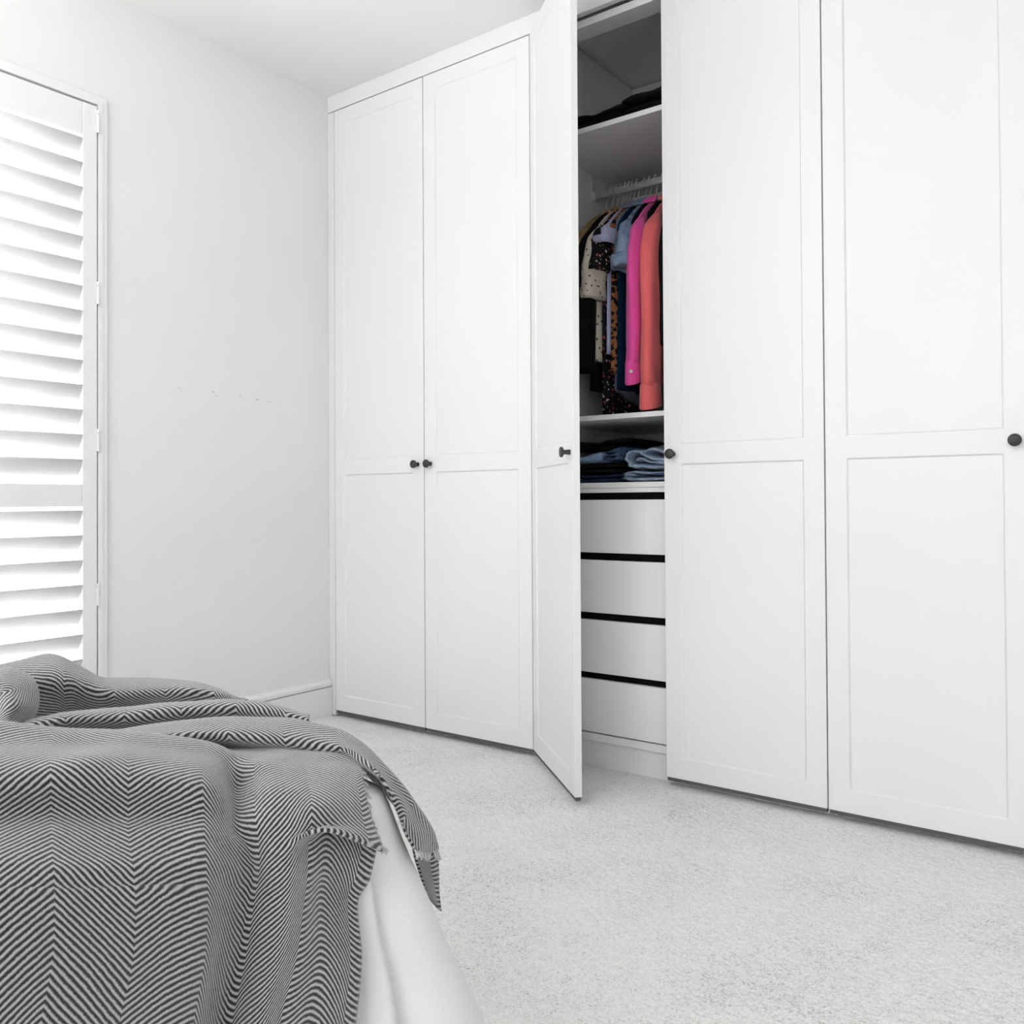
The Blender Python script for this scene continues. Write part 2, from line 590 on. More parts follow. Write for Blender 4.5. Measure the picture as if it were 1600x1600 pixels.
cs = [(OY0, OZ0, 1, 1), (OY1, OZ0, -1, 1), (OY1, OZ1, -1, -1), (OY0, OZ1, 1, -1)]
for i in range(4):
    part(frame_member(cs[i], cs[(i + 1) % 4]), 'frame_member', M['shutter'], sh)
X0s, X1s = -0.010, 0.018
for (ya, yb, za, zb) in ((WIN_Y0 + 0.001, SY0 + 0.012, WIN_Z0 + 0.001, WIN_Z1 - 0.001), (SY1 - 0.012, WIN_Y1 - 0.001, WIN_Z0 + 0.001, WIN_Z1 - 0.001),
                         (SY0 + 0.0125, SY1 - 0.0125, 2.010, WIN_Z1 - 0.001), (SY0 + 0.0125, SY1 - 0.0125, WIN_Z0 + 0.001, 0.127)):
    part(MB().box(-0.030, -0.0115, ya, yb, za, zb), 'frame_stop', M['shutter'], sh)
part(MB().box(X0s, X1s, SY1 - 0.044, SY1, 0.115, 2.022), 'stile', M['shutter'], sh, bevel=0.002)
part(MB().box(X0s, X1s, SY0, SY0 + 0.044, 0.115, 2.022), 'stile', M['shutter'], sh, bevel=0.002)
RYa, RYb = SY0 + 0.0445, SY1 - 0.0445
part(MB().box(X0s + 0.002, X1s - 0.002, RYa, RYb, 1.922, 2.022), 'rail', M['shutter'], sh, bevel=0.002)
part(MB().box(X0s + 0.002, X1s - 0.002, RYa, RYb, 0.809, 0.876), 'rail', M['shutter'], sh, bevel=0.002)
part(MB().box(X0s + 0.002, X1s - 0.002, RYa, RYb, 0.115, 0.205), 'rail', M['shutter'], sh, bevel=0.002)
# louvres: elliptical blades tilted with the room edge high
SLW, SLT, TILT = 0.0445, 0.0055, math.radians(55)
ring = []
for j in range(20):
    a = 2 * math.pi * j / 20
    ex, ez = SLW * math.cos(a), SLT * math.sin(a)
    ring.append((ex * math.cos(TILT) - ez * math.sin(TILT), ex * math.sin(TILT) + ez * math.cos(TILT)))
slat_mb = MB().loft([[(a, yy, b_) for a, b_ in ring] for yy in (RYa + 0.001, RYb - 0.001)])
slat_me = None
zs = [1.9130 - 0.0740 * k for k in range(14)] + [0.799 - 0.0735 * k for k in range(8)]
for zedge in zs:
    loc = Vector((-0.006, 0, zedge - SLW * math.sin(TILT)))
    if slat_me is None:
        o = slat_mb.build('slat', M['shutter'], smooth=True)
        slat_me = o.data
    else:
        o = bpy.data.objects.new('slat', slat_me)
        COL.objects.link(o)
    o.location = loc
    local(o, sh)
# four butt hinges between panel and frame
for zh in (1.975, 1.455, 1.01, 0.545):
    h = MB()
    for k, (a, b_) in enumerate(((-0.034, 0.021), (0.023, 0.034))):
        h.tube([(0.0205, SY1 + 0.0015, zh + a), (0.0205, SY1 + 0.0015, zh + b_)], 0.0042, 12)
    h.box(0.0182, 0.0192, SY1 - 0.006, SY1 + 0.004, zh - 0.034, zh + 0.034)
    part(h, 'hinge', M['shutter'], sh, smooth=False)

# ------------------------------------------------------------------ wardrobes
XD = [0.0361, 0.4989, 0.9655, 1.4346, 1.8950, 2.3585, 2.8220]
ZB, ZT = 0.020, 2.3314
DT = 0.020
knob_me = None


def add_knob(door, x, z):
    global knob_me
    if knob_me is None:
        o = MB().lathe([(0.0001, 0.0), (0.0075, 0.0), (0.0072, -0.004), (0.0062, -0.014), (0.0066, -0.018), (0.0125, -0.0205), (0.0142, -0.022),
                        (0.0146, -0.0245), (0.0142, -0.0268), (0.0125, -0.0282), (0.0001, -0.0285)], 32).build('knob', M['black'], smooth=True)
        knob_me = o.data
    else:
        o = bpy.data.objects.new('knob', knob_me)
        COL.objects.link(o)
    o.parent = door
    o.location = (x, 0.0, z)
    o['label'] = 'round matt black knob'
    return o


def make_door(parent, width, knob_x, px_loc, rz=0.0):
    """shaker door, origin at lower hinge corner, front face at y = 0"""
    s, b_, t = 0.0525, 0.0588, 0.0531
    H = ZT - ZB
    m0, m1 = 0.9242 - ZB, 0.9798 - ZB
    xs_ = [0, s, width - s, width]
    zs_ = [0, b_, m0, m1, H - t, H]
    V, F = [], []
    for z in zs_:
        for x in xs_:
            V.append((x, 0.0, z))
    for i in range(5):
        for j in range(3):
            if j == 1 and i in (1, 3):
                continue
            a = i * 4 + j
            F.append((a, a + 1, a + 5, a + 4))
    sl, dp = 0.0035, 0.0042
    for i in (1, 3):                         # sloping inner edges of the two recesses
        a = i * 4 + 1
        o4 = [a, a + 1, a + 5, a + 4]
        k = len(V)
        for q, (dx, dz) in zip(o4, ((1, 1), (-1, 1), (-1, -1), (1, -1))):
            V.append((V[q][0] + dx * sl, dp, V[q][2] + dz * sl))
        for q in range(4):
            F.append((o4[q], o4[(q + 1) % 4], k + (q + 1) % 4, k + q))
        k2 = len(V)
        for q in range(4):
            V.append((V[k + q][0], DT - 0.001, V[k + q][2]))
        for q in range(4):
            F.append((k + q, k + (q + 1) % 4, k2 + (q + 1) % 4, k2 + q))
    k = len(V)
    V += [(0, DT, 0), (width, DT, 0), (width, DT, H), (0, DT, H)]
    F.append((k, k + 3, k + 2, k + 1))
    c4 = [0, 3, 23, 20]
    F.append(tuple([0, 1, 2, 3, k + 1, k]))
    F.append(tuple([20, 21, 22, 23, k + 2, k + 3][::-1]))
    F.append((0, 4, 8, 12, 16, 20, k + 3, k))
    F.append((3, 7, 11, 15, 19, 23, k + 2, k + 1))
    mb = MB()
    mb.add(V, F)
    d = mb.build('door', M['lacquer'], parent, bevel=0.0012)
    d.location = px_loc
    d.rotation_euler = (0, 0, rz)
    for za, zb in ((b_, m0), (m1, H - t)):
        p_ = box('panel', s + sl + .0003, width - s - sl - .0003, dp, DT - 0.002, za + sl + .0003, zb - sl - .0003, M['lacquer'], d)
    add_knob(d, knob_x, 0.9522 - ZB)
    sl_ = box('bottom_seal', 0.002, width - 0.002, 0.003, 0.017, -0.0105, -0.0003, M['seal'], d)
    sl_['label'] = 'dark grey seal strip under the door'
    return d


def wardrobe(xa, xb, label):
    root = empty('wardrobe', ((xa + xb) / 2, 0.3, 0))
    tag(root, label, 'wardrobe')

    def b(name, *a, mat='melamine', bevel=0.0):
        return local(box(name, *a, M[mat], bevel=bevel), root)
    b('gable', xa + 0.001, xa + 0.019, 0.024, 0.66, 0.0, 2.392)
    b('gable', xb - 0.019, xb - 0.001, 0.024, 0.66, 0.0, 2.392)
    b('back_panel', xa + 0.0195, xb - 0.0195, 0.654, 0.666, 0.0, 2.392)
    b('plinth', xa + 0.0195, xb - 0.0195, 0.040, 0.056, -0.01, 0.0725)
    b('base_panel', xa + 0.0195, xb - 0.0195, 0.030, 0.653, 0.0745, 0.0975, bevel=0.001)
    b('front_rail', xa + 0.0195, xb - 0.0195, 0.030, 0.100, 2.308, 2.332, bevel=0.001)
    return root


def door_pair(root, i, open_left=False):
    for k in (0, 1):
        x0, x1 = XD[i + k] + 0.0017, XD[i + k + 1] - 0.0017
        wd = x1 - x0
        ox, oy = x0 - root.location.x, -root.location.y
        kx = wd - 0.0285 if k == 0 else 0.0285
        rz = math.radians(-41.0) if (open_left and k == 0) else 0.0
        make_door(root, wd, kx, (ox, oy - (0.002 if rz else 0), ZB), rz)


w1 = wardrobe(XD[0], XD[2], 'closed two-door white shaker wardrobe in the corner by the skirting')
door_pair(w1, 0)
w2 = wardrobe(XD[2], XD[4], 'white wardrobe with one door ajar showing clothes, jeans and drawers')
door_pair(w2, 2, True)
w3 = wardrobe(XD[4], XD[6], 'closed white wardrobe at right edge with single black knob in view')
door_pair(w3, 4)


def wpart(name, *a, mat='melamine', bevel=0.001):
    return local(box(name, *a, M[mat], bevel=bevel), w2)


IX0, IX1 = XD[2] + 0.0195, XD[4] - 0.0195
wpart('shelf', IX0, IX1, 0.030, 0.653, 1.9745, 1.9905)
wpart('shelf', IX0, IX1, 0.030, 0.653, 1.0685, 1.0840)
wpart('shelf', IX0, IX1, 0.028, 0.653, 0.8585, 0.8745)
wpart('drawer_top', IX0, IX1, 0.031, 0.653, 0.8435, 0.8580)
for za, zb in ((0.1020, 0.2650), (0.2860, 0.4490), (0.4720, 0.6350), (0.6580, 0.8215)):
    d = local(box('drawer', IX0 + 0.002, IX1 - 0.002, 0.030, 0.046, za, zb, M['lacquer'], bevel=0.001), w2)
    bx_ = MB()
    bx_.box(IX0 + 0.015, IX0 + 0.027, 0.0465, 0.52, za + 0.015, zb - 0.03)
    bx_.box(IX1 - 0.027, IX1 - 0.015, 0.0465, 0.52, za + 0.015, zb - 0.03)
    bx_.box(IX0 + 0.027, IX1 - 0.027, 0.508, 0.52, za + 0.015, zb - 0.03)
    bx_.box(IX0 + 0.027, IX1 - 0.027, 0.0465, 0.508, za + 0.015, za + 0.025)
    q = bx_.build('drawer_box', M['melamine'])
    q.parent = d
    q.matrix_parent_inverse = d.matrix_parent_inverse.copy()
    q.matrix_parent_inverse = Matrix.Identity(4)
    wpart('finger_gap', IX0 + 0.002, IX1 - 0.002, 0.0475, 0.050, zb - 0.004, zb + 0.022, mat='dark', bevel=0)

# hanging rail with its end bracket
RODY, RODZ = 0.36, 1.900
ringr = [(0.0075 * math.cos(2 * math.pi * j / 20), 0.0125 * math.sin(2 * math.pi * j / 20)) for j in range(20)]
rail = MB().loft([[(x, RODY + a, RODZ + c) for a, c in ringr] for x in (IX0 + 0.003, IX1 - 0.003)])
rail = local(rail.build('hanging_rail', M['chrome'], smooth=True), w2)
br = MB()
br.box(IX0, IX0 + 0.004, RODY - 0.014, RODY + 0.014, RODZ - 0.020, RODZ + 0.072)
ro = [(0.0115 * math.cos(2 * math.pi * j / 20), 0.0165 * math.sin(2 * math.pi * j / 20)) for j in range(20)]
br.loft([[(x, RODY + a, RODZ + c) for a, c in ro] for x in (IX0 + 0.002, IX0 + 0.012)])
br = br.build('rail_bracket', M['chrome'])
br.parent = rail

# fascia above the doors and filler strip against the wall
tag(box('trim_1', 0.0005, 2.823, 0.0, 0.020, 2.3355, RZ, M['trim'], bevel=0.001), 'flat white fascia between wardrobe doors and ceiling', kind='structure')
tag(box('trim_2', 0.0005, 0.0345, 0.001, 0.020, 0.0, 2.3325, M['trim'], bevel=0.001), 'narrow white filler strip in the corner', kind='structure')

# ------------------------------------------------------------------ clothes on the rail
def catmull(P, n):
    """resample polyline of control points"""
    P = np.asarray(P, float)
    Q = np.vstack([2 * P[0] - P[1], P, 2 * P[-1] - P[-2]])
    out = []
    for i in range(1, len(Q) - 2):
        for k in range(n):
            t = k / n
            a, b_, c, d = Q[i - 1], Q[i], Q[i + 1], Q[i + 2]
            out.append(0.5 * ((2 * b_) + (-a + c) * t + (2 * a - 5 * b_ + 4 * c - d) * t * t + (-a + 3 * b_ - 3 * c + d) * t ** 3))
    out.append(P[-1])
    return np.array(out)


CM = dict(
    tan=fabric('tan_wool', (0.28, 0.19, 0.09)),
    black=fabric('black_cloth', (0.0045, 0.0045, 0.006), 0.3, sheen=0.0),
    black2=fabric('black_knit', (0.005, 0.005, 0.007), 0.3, 120, sheen=0.0),
    cream=spotted('cream_lace', (0.66, 0.61, 0.52), (0.10, 0.07, 0.05), 60, 0.20),
    lav=fabric('lavender_cotton', (0.50, 0.53, 0.74), 0.06),
    floral=spotted('black_floral_print', (0.012, 0.011, 0.013), (0.62, 0.52, 0.44), 70, 0.24, 0.6, (0.45, 0.05, 0.07)),
    leopard=spotted('leopard_print', (0.33, 0.135, 0.055), (0.012, 0.008, 0.006), 62, 0.46, 0.9),
    navy=fabric('navy_cloth', (0.004, 0.020, 0.055), 0.25, sheen=0.0),
    grey=fabric('slate_cotton', (0.16, 0.17, 0.26), 0.1),
    pink=fabric('hot_pink_linen', (0.88, 0.10, 0.41), 0.10),
    coral=fabric('coral_linen', (0.90, 0.165, 0.165), 0.13, 340),
    lightdenim=denim('washed_denim', (0.13, 0.21, 0.34), (0.36, 0.46, 0.60)),
    paledenim=denim('pale_denim', (0.16, 0.25, 0.38), (0.50, 0.58, 0.68)),
    middenim=denim('blue_denim', (0.020, 0.045, 0.09), (0.09, 0.15, 0.24)),
    darkdenim=denim('indigo_denim', (0.006, 0.010, 0.026), (0.025, 0.045, 0.10)),
    blackdenim=denim('black_denim', (0.004, 0.004, 0.007), (0.012, 0.014, 0.022)),
    button=paint('pearl_button', (0.8, 0.75, 0.75), 0.3, 0.02, 0),
)


def ring_yz(cx, cy, z, a, b_, n=28, ph=0.0, rip=0.0, dz=0.0, k=5):
    out = []
    for j in range(n):
        t = 2 * math.pi * j / n
        y = a * math.cos(t)
        x = b_ * math.sin(t)
        if rip:
            x += rip * math.sin(k * y / a * 2.1 + ph) + 0.5 * rip * math.sin(k * y / a * 4.7 + 2 * ph)
        out.append((cx + x, cy + y, z + dz * (y / a)))
    return out


def garment(name, label, cat, X, mat, body_len, sleeve=None, rz=-10.0, sh_w=0.205, thick=0.016, cuff=None, hem_rise=0.0,
            flare=0.0, sl_r=(0.044, 0.034), seed=0, rolled=False, collar=True, waist=0.0, sl_out=0.035, group='clothes hanging on the wardrobe rail', body_mat=None, btn=False):
    """clothing on a hanger: origin at the rail, body in the local YZ plane"""
    g = empty(name, (X, RODY, RODZ), math.radians(-rz))
    tag(g, label, cat, group)
    r_ = random.Random(seed)
    zn = -0.082                      # neck
    zshd = -0.196                    # shoulder point
    rings = []
    prof = [(zn - 0.010, 0.046, 0.5), (zn - 0.006, 0.056, 0.8), (zn - 0.016, 0.075, 0.9), (zn - 0.046, 0.125, 1.0), (zn - 0.080, 0.172, 1.0), (zshd + 0.012, sh_w - 0.008, 1.0), (zshd, sh_w, 1.0),
            (zshd - 0.05, sh_w - 0.004, 1.05), (zshd - 0.13, sh_w - 0.018 - waist * .5, 1.1)]
    ph = r_.uniform(0, 6)
    nz = 9
    z0 = zshd - 0.13
    for k in range(1, nz + 1):
        t = k / nz
        prof.append((z0 + t * (-body_len - z0), (sh_w - 0.018 - waist * (1 - abs(2 * t - 1)) + flare * t), 1.1 + 0.5 * t))
    for i, (z, a, f) in enumerate(prof):
        rip = 0.0 if i < 7 else 0.0035 + 0.006 * (i - 7) / nz
        rings.append(ring_yz(0, 0, z, a, thick * f, 36, ph, rip, hem_rise if i == len(prof) - 1 else 0))
    mb = MB().loft(rings)
    body = mb.build('body', CM[body_mat or mat], g, smooth=True)
    if collar:
        for s in (-1, 1):
            c = MB()
            c.loft([[(x_, y_ * s, z_) for x_, y_, z_ in ((-thick * .9, 0.03, zn + 0.014), (thick * .9, 0.03, zn + 0.014), (thick * 1.3, 0.075, zn - 0.012), (-thick * 1.3, 0.075, zn - 0.012))],
                    [(x_, y_ * s, z_) for x_, y_, z_ in ((-thick * 1.0, 0.028, zn + 0.026), (thick * 1.0, 0.028, zn + 0.026), (thick * 1.5, 0.070, zn - 0.001), (-thick * 1.5, 0.070, zn - 0.001))]])
            c.build('collar', CM[mat], g, smooth=False, bevel=0.002)
    if sleeve:
        for s in (-1, 1):
            pts = [(0, s * (sh_w - 0.050), zshd + 0.022), (0, s * (sh_w - 0.022), zshd - 0.012), (0, s * (sh_w + 0.000), zshd - 0.056),
                   (0, s * (sh_w + 0.022), zshd - 0.12)]
            L = -sleeve
            if L < zshd - 0.16:
                for t in (0.35, 0.7, 1.0):
                    pts.append((r_.uniform(-.004, .004) - 0.010 * t, s * (sh_w + 0.022 + sl_out * t * 0.3 - 0.02 * t), zshd - 0.12 + t * (L - zshd + 0.12)))
            else:
                pts = pts[:3] + [(0, s * (sh_w + sl_out), L)]
            path = catmull(pts, 8)
            n = len(path)
            rings = []
            for i, p in enumerate(path):
                t = i / (n - 1)
                ra = sl_r[0] * (1 - t) + sl_r[1] * t
                ra *= min(1, 0.45 + t * 2.6)
                fx = 0.50 + 0.16 * min(1, t * 2)
                ring_ = []
                for j in range(32):
                    a = 2 * math.pi * j / 32
                    wob = 1 + 0.08 * math.sin(3 * a + 4 * t + ph) + 0.06 * math.sin(5 * a - 3 * t + 2 * ph) * (1 - abs(2 * t - 1)) + 0.05 * math.sin(19 * t + 2 * a + ph) * t
                    tilt = 0.6 * max(0, 1 - t * 5)
                    yy = ra * math.cos(a) * wob
                    ring_.append((p[0] + ra * fx * math.sin(a) * wob, p[1] + yy * (1 - tilt), p[2] + s * yy * tilt * 0.9))
                rings.append(ring_)
            sl = MB().loft(rings).build('sleeve', CM[mat], g, smooth=True)
            pe = path[-1]
            if cuff:
                ra = sl_r[1]
                cr = []
                for zz, k in ((0.012, 0.98), (0.006, 1.10), (-cuff * .5, 1.13), (-cuff + .004, 1.15), (-cuff, 1.13), (-cuff + 0.002, 1.02), (-cuff * .4, 0.95)):
                    cr.append([(pe[0] + ra * k * 0.62 * math.sin(2 * math.pi * j / 24), pe[1] + ra * k * math.cos(2 * math.pi * j / 24), pe[2] + zz + 0.014 * math.cos(2 * math.pi * j / 24) * (-s) * (1 if zz < 0 else 0.2)) for j in range(24)])
                cf = MB().loft(cr, cap=False).build('cuff', CM[mat], sl, smooth=True)
                if btn and s < 0:
                    bt = MB().lathe([(0.0001, 0.0), (0.0052, 0.0), (0.0058, -0.0012), (0.0045, -0.0024), (0.0001, -0.0022)], 16).build('button', CM['button'], sl, smooth=True)
                    bt.location = (pe[0] + 0.006, pe[1] - ra * 1.16, pe[2] - cuff * .5)
            if rolled:
                ra = sl_r[1]
                cr = []
                for q in range(9):
                    aq = 2 * math.pi * q / 8
                    cr.append([(pe[0] + (ra + 0.008 * math.cos(aq)) * 0.75 * math.sin(2 * math.pi * j / 24), pe[1] + (ra + 0.008 * math.cos(aq)) * math.cos(2 * math.pi * j / 24),
                                pe[2] + 0.012 + 0.020 * math.sin(aq) + 0.004 * math.sin(j * 1.3)) for j in range(24)])
                MB().loft(cr, cap=False).build('rolled_cuff', CM[mat], sl, smooth=True)
    return g


hook_me = arm_me = None


def hanger(X, rz, label):
    global hook_me, arm_me
    h = empty('clothes_hanger', (X, RODY, RODZ), math.radians(-rz))
    tag(h, label, 'hanger', 'wooden hangers on the rail')
    if hook_me is None:
        path = [(0, 0, -0.072), (0, 0, -0.046), (0, 0.006, -0.032), (0, 0.017, -0.012), (0, 0.0185, 0.004), (0, 0.012, 0.0165), (0, 0, 0.0195), (0, -0.012, 0.0165), (0, -0.0185, 0.004), (0, -0.018, -0.006)]
        hook_me = MB().tube(catmull(path, 4), 0.0017, 8).build('hook', M['chrome'], h, smooth=True).data
        rings = []
        for t in np.linspace(-1, 1, 25):
            y = t * 0.180
            z = -0.078 - 0.132 * abs(t) ** 1.06
            hh = 0.017 if abs(t) < 0.20 else 0.011 - 0.004 * abs(t)
            if abs(t) < 0.10:
                hh += 0.006
            ww = 0.0065 + 0.004 * abs(t)
            rings.append([(ww * math.cos(a), y, z + hh * math.sin(a)) for a in [2 * math.pi * k / 12 for k in range(12)]])
        arm_me = MB().loft(rings).build('arm', M['wood'], h, smooth=True).data
    else:
        for nm, me_ in (('hook', hook_me), ('arm', arm_me)):
            o = bpy.data.objects.new(nm, me_)
            COL.objects.link(o)
            o.parent = h
    return h


def XC(xf, rz):
    return xf - 0.225 * math.tan(math.radians(-rz))


# (front-sleeve x, kwargs)
GAR = [
    ('jacket', 'tan wool jacket edge at the far left of the rail', 'jacket', 1.058, 'tan', dict(body_len=0.62, sleeve=0.30, rz=-5, seed=1, collar=False)),
    ('jacket', 'long plain black jacket, leftmost dark garment on the rail', 'jacket', 1.090, 'black', dict(body_len=0.71, sleeve=0.66, rz=-7, seed=2, sl_r=(0.048, 0.042), collar=False)),
    ('blouse', 'cream lace blouse with flared dark-dotted sleeve beside the black jacket', 'blouse', 1.122, 'cream', dict(body_len=0.62, sleeve=0.425, rz=-10, seed=3, sl_r=(0.044, 0.060), sl_out=0.05, collar=False)),
    ('dress', 'black floral dress with pale blossoms hanging behind the navy top', 'dress', 1.142, 'floral', dict(body_len=0.795, sleeve=0.34, rz=-10, seed=4, sl_r=(0.046, 0.050), collar=False, flare=-0.02)),
    ('shirt', 'pale lavender short-sleeved shirt between cream blouse and navy top', 'shirt', 1.158, 'lav', dict(body_len=0.60, sleeve=0.235, rz=-10, seed=5, sl_r=(0.046, 0.046), sl_out=0.03, collar=False)),
    ('blouse', 'leopard print top showing below the cream blouse sleeve', 'blouse', 1.172, 'leopard', dict(body_len=0.665, sleeve=None, rz=-10, seed=6, flare=0.012, collar=False)),
    ('shirt', 'slate grey shirt with curved hem low behind the pink cuff', 'shirt', 1.186, 'grey', dict(body_len=0.745, sleeve=None, rz=-10, seed=8, hem_rise=-0.03, sh_w=0.18)),
    ('dress', 'plain navy sleeveless dress between lavender shirt and denim shirt', 'dress', 1.203, 'navy', dict(body_len=0.72, sleeve=None, rz=-10, seed=7, collar=False, flare=0.0, sl_r=(0.046, 0.046))),
    ('shirt', 'washed blue denim shirt with short rolled sleeve', 'shirt', 1.231, 'lightdenim', dict(body_len=0.58, sleeve=0.335, rz=-10, seed=9, sl_r=(0.046, 0.048), rolled=True, sl_out=0.02)),
    ('cardigan', 'black cardigan squeezed between denim shirt and pink shirt', 'cardigan', 1.250, 'black2', dict(body_len=0.66, sleeve=None, rz=-10, seed=10, sh_w=0.20, collar=False)),
    ('shirt', 'hot pink long-sleeved shirt with white cuff button', 'shirt', 1.272, 'pink', dict(body_len=0.66, sleeve=0.650, rz=-10, seed=11, cuff=0.058, sl_r=(0.043, 0.036), btn=True)),
    ('cardigan', 'black top on wooden hanger between pink shirt and coral shirt', 'cardigan', 1.300, 'black2', dict(body_len=0.64, sleeve=None, rz=-10, seed=12, sh_w=0.185, collar=False)),
    ('shirt', 'coral red long-sleeved shirt with turned-back cuff', 'shirt', 1.328, 'coral', dict(body_len=0.70, sleeve=0.728, rz=-10, seed=13, cuff=0.062, sl_r=(0.048, 0.046))),
    ('jacket', 'black jacket half hidden behind the right door edge', 'jacket', 1.388, 'black', dict(body_len=0.72, sleeve=0.60, rz=-10, seed=14, sl_r=(0.044, 0.036))),
]
HL = ['behind the tan jacket', 'holding the long black jacket', 'holding the cream blouse', 'holding the floral dress', 'holding the lavender shirt', 'holding the leopard top', 'holding the slate shirt',
      'holding the navy dress', 'holding the denim shirt', 'holding the black cardigan by the denim', 'holding the pink shirt', 'holding the black top by the coral shirt', 'holding the coral shirt', 'holding the rightmost black jacket']
for (nm, lab, cat, xf, mt_, kw), hl in zip(GAR, HL):
    xc = XC(xf, kw['rz'])
    garment(nm, lab, cat, xc, mt_, **kw)
    hanger(xc, kw['rz'], 'wooden clothes hanger with steel hook ' + hl)

# ------------------------------------------------------------------ folded clothes
def folded(name, label, cat, x0, x1, yf, yb, z0, th, mat, group, layers=3, crumple=0.0, seed=0, sag=0.0, lean=0.0, top_wave=0.004):
    """a garment folded into layers, rounded fold towards the room; one mesh"""
    rg = random.Random(seed)
    mb = MB()
    zc = z0
    lh = th / layers
    for L in range(layers):
        rings = []
        dx0, dx1 = rg.uniform(-.012, .012), rg.uniform(-.012, .012)
        dyf = rg.uniform(-.010, .010)
        p1, p2, p3 = rg.uniform(0, 6), rg.uniform(0, 6), rg.uniform(0, 6)
        nn = 30
        for i in range(nn):
            t = i / (nn - 1)
            x = x0 + dx0 + (x1 + dx1 - x0 - dx0) * t
            e = min(1.0, min(t, 1 - t) * 10)
            e = math.sqrt(max(0.05, 1 - (1 - e) ** 2))
            wv = top_wave * math.sin(5 * t + p1) + crumple * (math.sin(9 * t + p2) + 0.6 * math.sin(21 * t + p3))
            sg = -sag * (4 * (t - .5) ** 2) * (L / max(1, layers - 1) if layers > 1 else 0)
            ring_ = []
            for j in range(22):
                a = 2 * math.pi * j / 22
                ca, sa = math.cos(a), math.sin(a)
                yy = math.copysign(abs(ca) ** 0.35, ca)
                zz = math.copysign(abs(sa) ** 0.75, sa)
                y = (yf + yb) / 2 + dyf + yy * (yb - yf) / 2 * (0.97 + 0.03 * e) + crumple * 1.2 * math.sin(13 * t + p1 + 2 * a)
                zb_ = zc + lh * 0.5
                z = zb_ + zz * lh * 0.52 * e
                if zz > 0 or L > 0:
                    z += wv * (L + (1 if zz > 0 else 0)) / layers + sg + lean * (t - .5) * (L + (1 if zz > 0 else 0)) / layers
                z = max(z, z0 + 0.0004)
                ring_.append((x, y, z))
            rings.append(ring_)
        mb.loft(rings)
        zc += lh
    o = mb.build(name, CM[mat], smooth=True)
    tag(o, label, cat, group)
    return o


S2 = 0.8748
gj = 'folded jeans on the shelf above the drawers'
folded('folded_jeans', 'dark indigo folded jeans at the bottom of the left pile', 'jeans', 1.00, 1.232, 0.085, 0.40, S2, 0.030, 'darkdenim', gj, 2, seed=3)
folded('folded_jeans', 'black folded jeans second from the bottom of the left pile', 'jeans', 1.00, 1.228, 0.10, 0.40, S2 + 0.0315, 0.030, 'blackdenim', gj, 2, seed=5)
lj = folded('folded_jeans', 'light blue folded jeans on the dark left pile', 'jeans', 0.995, 1.180, 0.060, 0.40, S2 + 0.064, 0.026, 'lightdenim', gj, 1, 0.0012, seed=6, lean=0.022)
for zz, th_ in ((0.070, 0.012), (0.081, 0.012), (0.092, 0.011)):
    lg = folded('folded_leg', None, None, 1.172, 1.246, 0.072, 0.38, S2 + zz, th_, 'middenim', None, 1, 0.0006, seed=int(zz * 1000), lean=0.012)
    lg.parent = lj
folded('folded_jeans', 'black folded trousers on top of the left pile', 'trousers', 1.00, 1.235, 0.16, 0.42, S2 + 0.108, 0.034, 'blackdenim', gj, 2, 0.002, seed=7)


def heap(name, label, cat, tubes, mat, group):
    """loosely folded denim: flattened rolls of cloth lying over each other"""
    mb = MB()
    for pts, (ry, rz_), ph in tubes:
        path = catmull(pts, 6)
        rings = []
        n_ = len(path)
        for i, p in enumerate(path):
            t_ = path[min(i + 1, n_ - 1)] - path[max(i - 1, 0)]
            t_ /= np.linalg.norm(t_)
            up = np.cross(t_, (0, 1, 0))
            up /= np.linalg.norm(up) + 1e-9
            e = min(1.0, min(i, n_ - 1 - i) / 3 + 0.45)
            ring_ = []
            for j in range(18):
                a = 2 * math.pi * j / 18
                wob = 1 + 0.10 * math.sin(3 * a + ph + i * 0.35) + 0.06 * math.sin(5 * a + i * 0.9)
                q = p + np.array((0, 1, 0)) * ry * math.cos(a) * wob * (0.9 + 0.1 * e) + up * rz_ * math.sin(a) * wob * e
                ring_.append(q)
            rings.append(ring_)
        mb.loft(rings)
    o = mb.build(name, CM[mat], smooth=True)
    zmin = min(v.co.z for v in o.data.vertices)
    return tag(o, label, cat, group)


